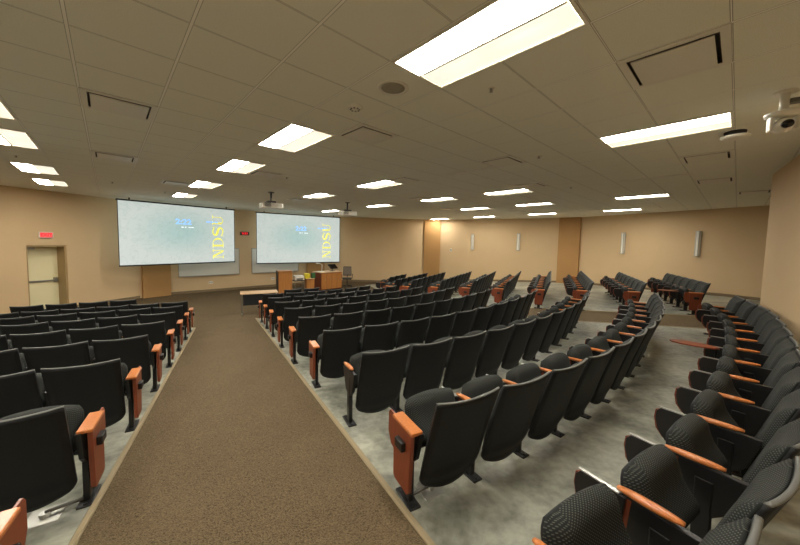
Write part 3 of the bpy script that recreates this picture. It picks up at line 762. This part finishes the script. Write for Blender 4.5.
    # aisle end: cherry panel, orange cap, light box
    def endp(sg):
        bm = bmesh.new(); pts = [(-.13, .585), (.135, .585), (.13, .46), (.125, .15), (.105, .13), (-.08, .13), (-.10, .15)]
        prism(bm, pts, sg*.040, sg*.070, 'x', .004); return mesh_only('end_panel', bm, 'panel')
    def endc(sg):
        bm = bmesh.new(); a, b = sorted((-sg*.012, sg*.078)); bx(bm, a, b, -.15, .14, .585, .612, .008, 3); return mesh_only('armrest_cap', bm, 'arm')
    def endl(sg):
        bm = bmesh.new(); a, b = sorted((sg*.068, sg*.105)); bx(bm, a, b, -.055, .05, .43, .495, .006); return mesh_only('aisle_light', bm, 'black')
    def endt(sg):
        bm = bmesh.new(); pts2 = [(a, b) for a, b in pts]; a, b = sorted((sg*.040, sg*.056)); prism(bm, [(.13, .60), (.22, .60), (.245, .57), (.245, .42), (.20, .34), (.13, .32)], a, b, 'x', .003); return mesh_only('writing_tablet', bm, 'panel')
    for sg in (-1, 1): h['end', sg] = endp(sg); h['cap', sg] = endc(sg); h['light', sg] = endl(sg); h['endtab', sg] = endt(sg)
    return h
CH = chair_meshes()
def stand(root, x, kind, sg, near):
    """one leg with its arm, at local x; kind arm | panel | plain"""
    def c(nm, key):
        o = child(nm, CH[key], root); o.location = (x, 0, 0); return o
    c('leg', 'leg'); c('arm_bracket_void_shade', 'bracket')
    if kind == 'panel':
        p = c('end_panel', ('end', sg)); c('armrest', ('cap', sg)); c('writing_tablet', ('endtab', sg))
        l = child('aisle_light', CH['light', sg], p)
    else:
        c('armrest', 'arm')
        if near:
            tb = c('writing_tablet', 'tablet'); cr = child('tablet_carrier', CH['tabplate'], tb); child('tablet_hinge', CH['tabhinge'], tb)
def chair(x, y, rz, own, far_end, label, group, own_kind='arm', plain_arm=False):
    t = empty('auditorium_chair', (x, y, fz(x, y)+.012), rz); tag(t, label, 'chair', group)
    b = child('backrest', CH['shell'], t); child('cushion', CH['cushion'], b); child('piping', CH['piping'], b)
    s = child('seat', CH['seat'], t); child('seat_pan', CH['pan'], s)
    child('hinge_bar', CH['hinge'], t)
    stand(t, own*PW/2, own_kind, own, not plain_arm)
    if far_end: stand(t, -own*PW/2, far_end, -own, True)
    return t
ORD = 'first second third fourth fifth sixth seventh eighth ninth tenth eleventh twelfth thirteenth fourteenth fifteenth sixteenth seventeenth eighteenth'.split()
NR = {0: 'nearest', 1: 'second-nearest', 2: 'third-nearest', 3: 'fourth-nearest', 4: 'fifth-nearest', 5: 'sixth-nearest', 6: 'seventh-nearest', 7: 'eighth-nearest', 8: 'ninth-nearest', 9: 'front'}
nchairs = 0
def arc_row(R, a0, n, rowname, block, group, first='panel', last='panel', widen=0):
    global nchairs
    st_a = 2*math.asin(PW/2/R)*(1.087 if widen else 1.03 if R < 7 else 1)
    for k in range(n):
        a = a0+st_a*(k+.5); r_ = R+widen*min(.8, ((k-5.5)/4.5)**2) if widen else R; x, y = CX+r_*math.cos(a), CY+r_*math.sin(a)
        rz = math.atan2(CY-y, CX-x)-PI/2
        end = k == n-1
        look = 'black folding chair with cherry end panel' if (k == 0 and first == 'panel') or end else 'black folding chair'
        chair(x, y, rz, -1, last if end else None, '%s, %s from main aisle, %s row of %s' % (look, ORD[k], rowname, block), group, first if k == 0 else 'arm', k == 0)
        nchairs += 1
RROWS = [15.00, 13.82, 12.54, 11.34, 10.15, 9.0, 7.93, 6.93, 5.95]
names2 = ['back-wall', 'second-nearest', 'third-nearest', 'fourth-nearest', 'fifth-nearest', 'sixth-nearest', 'seventh-nearest', 'eighth-nearest', 'ninth-nearest']
for k, R in enumerate(RROWS):
    a0 = ang_t(R, (1.28, 1.22, 1.27, 1.25)[k] if k < 4 else 1.21); a1 = ang_d(R, 9.30 if k else 9.15)
    n = int((a1-a0)/(2*math.asin(PW/2/R))+.35)
    if k == 0: a0, n = math.radians(-63.05), 13
    arc_row(R, a0, n, names2[k], 'middle block', 'chairs of the middle block', 'arm' if k in (0, 2) else 'panel', widen=.12 if k == 0 else 0)
# two single chairs ahead of the middle block
arc_row(4.88, math.radians(-61.5), 2, 'foremost', 'middle block', 'chairs of the middle block', 'arm', 'arm')
# right block beyond the second aisle, straight rows square to that aisle
rz3 = math.atan2(.434, -.901)-PI/2
B3ROWS = [((7.88, 8.30), 6, 'back-wall'), ((6.62, 8.81), 7, 'second-nearest'), ((5.48, 9.36), 8, 'third-nearest'), ((4.43, 9.86), 8, 'fourth-nearest'), ((3.32, 10.40), 8, 'fifth-nearest'),
          ((2.32, 10.87), 8, 'sixth-nearest'), ((1.28, 11.36), 8, 'seventh-nearest'), ((.24, 11.86), 7, 'eighth-nearest'), ((-.40, 12.20), 6, 'ninth-nearest'), ((-.68, 13.50), 3, 'foremost')]
for k, ((x0, y0), n, rowname) in enumerate(B3ROWS):
    for q in range(n):
        x, y = x0+DN[0]*PW*(q+.5), y0+DN[1]*PW*(q+.5)
        endl_ = q == n-1
        pn = (q == 0 and k < 9) or (endl_ and k < 9)
        look = 'black folding chair with cherry end panel' if pn else 'black folding chair'
        chair(x, y, rz3, -1, ('panel' if k < 9 else 'arm') if endl_ else None, '%s, %s from second aisle, %s row of right block' % (look, ORD[q], rowname),
              'chairs of the right block', 'panel' if q == 0 and k < 9 else 'arm')
        nchairs += 1
# left block, straight rows
LROWS = [2.0, 3.12, 4.30, 5.48, 6.64, 7.76, 8.86, 9.80, 11.1]
rzL = math.atan2(.857, -.515)-PI/2
for k, s in enumerate(LROWS):
    t0 = TL(s)-.06 if k < 8 else -1.74
    lo = {0: 3, 1: 4, 2: 6, 3: 7, 4: 9, 5: 9, 6: 10, 7: 11, 8: 4}[k]
    nl = lo
    for q in range(nl):
        x, y = xy(s, t0-PW*(q+.5))
        look = 'black folding chair with cherry end panel' if q == 0 and k < 8 else 'black folding chair'
        chair(x, y, rzL, 1, None if q < nl-1 else 'arm', '%s, %s from main aisle, %s row of left block' % (look, ORD[q], NR[k] if k < 8 else 'foremost'),
              'chairs of the left block', 'panel' if q == 0 and k < 8 else 'arm')
        nchairs += 1
print('chairs', nchairs)
# open writing tablets seen lying level
def open_tablet(x, y, z, rz, lab):
    t = empty('open_writing_tablet', (x, y, z), rz); tag(t, lab, 'writing tablet')
    pts = [(-.23, -.02), (-.20, -.08), (-.10, -.11), (.08, -.10), (.20, -.06), (.24, 0), (.19, .06), (.06, .09), (-.10, .09), (-.20, .05)]
    bm = bmesh.new(); prism(bm, pts, -.009, .009, 'z', .004); link('leaf', bm, 'panel', t)
    bm = bmesh.new(); bx(bm, .12, .24, -.03, .03, -.03, -.009, .004); cyl(bm, (.21, 0, -.22), (.21, 0, -.02), .012, 8); link('support_bracket', bm, 'metal_black', t)
aT = math.radians(-46.6)
xx, yy = CX+14.52*math.cos(aT), CY+14.52*math.sin(aT)
open_tablet(xx, yy, fz(xx, yy)+.645, math.atan2(math.sin(aT), math.cos(aT)), 'opened cherry writing tablet sticking out from back row into the concrete walkway')
open_tablet(7.42, 8.62, fz(7.42, 8.62)+.645, math.radians(-25), 'opened cherry writing tablet on the back-wall row beyond the second aisle')
# floor boxes with conduits near the first end legs
def floor_box(x, y, rz, px, py, lab):
    t = empty('floor_box', (x, y, fz(x, y)+.014), rz); tag(t, lab, 'floor box', 'metal floor boxes beside end legs')
    link('cover_plate', box(-.09, .09, -.09, .09, 0, .006, .002), 'steel', t)
    bm = bmesh.new(); cyl(bm, (0, 0, .004), (0, 0, .03), .03, 12); link('collar', bm, 'silver', t)
    q = Matrix.Rotation(-rz, 3, 'Z') @ Vector((px-x, py-y, 0))
    bm = bmesh.new(); cyl(bm, (0, 0, .03), (q.x, q.y, .03+fz(px, py)-fz(x, y)), .012, 8); link('conduit', bm, 'cable', t, True)
def rel(s, t): return xy(s, t)
a0 = ang_t(13.82, 1.22); px, py = CX+13.82*math.cos(a0), CY+13.82*math.sin(a0); a0 += .0145
fx, fy = CX+13.80*math.cos(a0), CY+13.80*math.sin(a0)
floor_box(fx, fy, a0, px, py, 'square metal floor box beside end leg of nearest middle row')
fx, fy = xy(3.06, TL(3.1)-.27); px, py = xy(3.10, TL(3.1)-.08)
floor_box(fx, fy, rzL, px, py, 'square metal floor box behind end leg of a left row')

# ------------------------------------------------------------------ stage furniture
def pz(x, y): return fz(x, y)
tx, ty = -4.78, 10.62
t = empty('folding_table', (tx, ty, pz(tx, ty)), math.radians(27)); tag(t, 'tan topped table with black front panel at the end of main aisle', 'table')
link('tabletop', box(-.58, .58, -.30, .30, .71, .74, .006), 'desktop', t)
link('modesty_panel', box(-.50, .50, -.26, -.245, .34, .70, .002), 'shell', t)
for s in (-1, 1):
    bm = bmesh.new(); bx(bm, s*.53-.02, s*.53+.02, -.03, .03, .03, .71, .004); bx(bm, s*.53-.022, s*.53+.022, -.27, .27, .02, .05, .006); bx(bm, s*.53-.02, s*.53+.02, -.2, .2, .68, .71)
    l = link('leg', bm, 'steel', t)
    for e in (-1, 1):
        bm = bmesh.new(); cyl(bm, (s*.53-.015, e*.24, .025), (s*.53+.015, e*.24, .025), .025, 12); link('caster', bm, 'metal_black', l)
x, y = -5.36, 14.50
t = empty('equipment_cabinet', (x, y, pz(x, y)), math.radians(30)); tag(t, 'tall wooden equipment cabinet left of the lectern desk', 'cabinet')
link('body', box(-.30, .30, -.28, .28, .05, 1.10, .006), 'desk', t)
bm = bmesh.new(); bx(bm, -.325, -.30, -.29, .29, .0, 1.12, .004); bx(bm, -.30, .30, -.27, .27, 0, .05); link('side_panel', bm, 'black', t)
link('door', box(-.285, .285, -.295, -.28, .08, 1.07, .003), 'desk', t)
link('top', box(-.30, .31, -.30, .29, 1.10, 1.125, .004), 'desk', t)
x, y = -3.72, 16.28
t = empty('lectern_desk', (x, y, pz(x, y)), math.radians(48)); tag(t, 'wide honey wood lectern desk with panelled front under the right screen', 'desk')
link('body', box(-.64, .64, -.30, .40, .06, .92, .004), 'panel', t); link('plinth', box(-.61, .61, -.26, .38, 0, .06), 'black', t)
link('desktop', box(-.68, .68, -.34, .44, .92, .955, .006), 'desktop', t)
for k in range(4):
    p = link('door_panel', box(-.63+.315*k+.008, -.63+.315*(k+1)-.008, -.318, -.30, .09, .89, .004), 'desk', t)
    bm = bmesh.new(); bx(bm, -.63+.315*k+.24, -.63+.315*k+.25, -.330, -.318, .52, .64); link('handle', bm, 'steel', p)
dzk = pz(x, y)+.955
def on_desk(u, v): a = math.radians(48); return x+u*math.cos(a)-v*math.sin(a), y+u*math.sin(a)+v*math.cos(a)
a_, b_ = on_desk(-.48, .0)
t = empty('document_camera', (a_, b_, dzk), math.radians(42)); tag(t, 'white document camera with bent arm on the lectern desk', 'document camera')
link('base', box(-.16, .16, -.12, .12, 0, .03, .01), 'white', t)
bm = bmesh.new(); cyl(bm, (.10, .05, .02), (.12, .05, .36), .018, 10); cyl(bm, (.12, .05, .36), (-.08, 0, .44), .016, 10); link('arm', bm, 'white', t, True)
link('head', box(-.24, -.06, -.04, .04, .41, .46, .012), 'white', t)
a_, b_ = on_desk(.30, .05)
t = empty('monitor', (a_, b_, dzk), math.radians(60)); tag(t, 'black tilted touch monitor on the lectern desk', 'monitor')
link('base', box(-.13, .13, -.09, .09, 0, .02, .006), 'black', t)
bm = bmesh.new(); cyl(bm, (0, .03, .01), (0, 0, .20), .02, 10); link('neck', bm, 'black', t)
o = link('display', box(-.27, .27, -.02, .02, -.16, .16, .008), 'black', t); o.location = (0, -.02, .24); o.rotation_euler = (math.radians(-48), 0, 0)
g = link('screen_glass', box(-.25, .25, -.023, -.020, -.14, .14), 'glass', o)
# office chair
x, y = -2.88, 17.12
t = empty('office_chair', (x, y, pz(x, y)), math.radians(188)); tag(t, 'black mesh back office chair right of the lectern desk', 'chair')
bm = bmesh.new(); cyl(bm, (0, 0, .10), (0, 0, .44), .028, 12); link('gas_lift', bm, 'metal_black', t)
for k in range(5):
    a = 2*PI*k/5; bm = bmesh.new(); cyl(bm, (0, 0, .12), (.30*math.cos(a), .30*math.sin(a), .075), .022, 8, .014); l = link('base_leg', bm, 'metal_black', t)
    bm = bmesh.new(); cyl(bm, (.30*math.cos(a)-.02, .30*math.sin(a), .03), (.30*math.cos(a)+.02, .30*math.sin(a), .03), .03, 12); link('caster', bm, 'metal_black', l)
link('seat', box(-.25, .25, -.24, .24, .44, .52, .03, 3), 'black', t)
bm = slab(lambda u, v: ((u*2-1)*(.23-.02*v), -.25-.06*v+.05*(u*2-1)**2, .62+.48*v), 8, 8, lambda u, v: (0, .012, 0)); link('backrest', bm, 'greyp', t, True)
bm = bmesh.new(); 
for s in (-1, 1): cyl(bm, (s*.225, -.205, .62), (s*.205, -.265, 1.10), .014, 8)
cyl(bm, (-.205, -.265, 1.10), (.205, -.265, 1.10), .014, 8); cyl(bm, (-.225, -.205, .62), (.225, -.205, .62), .014, 8); cyl(bm, (0, -.15, .45), (0, -.25, .66), .02, 8); link('back_frame', bm, 'metal_black', t)
for s in (-1, 1):
    bm = bmesh.new(); cyl(bm, (s*.27, 0, .47), (s*.29, 0, .68), .015, 8); bx(bm, s*.29-.03, s*.29+.03, -.12, .12, .68, .71, .01); link('armrest', bm, 'metal_black', t)
# small cart with white device
x, y = -4.86, 15.0
t = empty('equipment_stand', (x, y, pz(x, y)), math.radians(35)); tag(t, 'low dark metal stand between the cabinet and the waste bin', 'stand')
link('shelf', box(-.24, .24, -.20, .20, .60, .63, .004), 'black', t); link('shelf', box(-.22, .22, -.18, .18, .22, .24, .003), 'black', t)
for sx in (-1, 1):
    for sy in (-1, 1):
        bm = bmesh.new(); cyl(bm, (sx*.23, sy*.18, 0), (sx*.22, sy*.17, .60), .012, 8); link('leg', bm, 'steel', t)
pt = empty('printer', (x, y, pz(x, y)+.63), math.radians(35)); tag(pt, 'small white printer on the low dark metal stand', 'printer')
link('body', box(-.22, .22, -.18, .18, 0, .22, .03, 3), 'white', pt); link('paper_slot', box(-.15, .15, -.19, -.178, .06, .10), 'dark', pt); link('paper_tray', box(-.13, .13, -.26, -.18, .03, .045, .004), 'greyp', pt)
x, y = -4.42, 15.25
t = empty('side_cabinet', (x, y, pz(x, y)), math.radians(35)); tag(t, 'small tan wooden side cabinet left of the lectern desk', 'cabinet')
link('body', box(-.17, .20, -.18, .18, .03, .68, .005), 'desk', t); link('top', box(-.19, .22, -.2, .2, .68, .70, .004), 'desktop', t); link('door', box(-.16, .19, -.192, -.18, .05, .66, .003), 'desk', t)
yb = empty('yellow_box', (x-.08, y-.06, pz(x, y)+.70), math.radians(35)); tag(yb, 'yellow box on top of the small side cabinet', 'box')
link('carton', box(-.13, .09, -.12, .12, 0, .22, .006), 'yellowp', yb); link('lid', box(-.137, .097, -.127, .127, .22, .235, .003), 'yellowp', yb)
gb = empty('green_box', (x+.17, y+.10, pz(x, y)+.70), math.radians(35)); tag(gb, 'green box standing right of the yellow box on the side cabinet', 'box')
link('carton', box(-.08, .08, -.09, .09, 0, .24, .006), 'greenp', gb); link('lid', box(-.086, .086, -.096, .096, .24, .255, .003), 'greenp', gb)
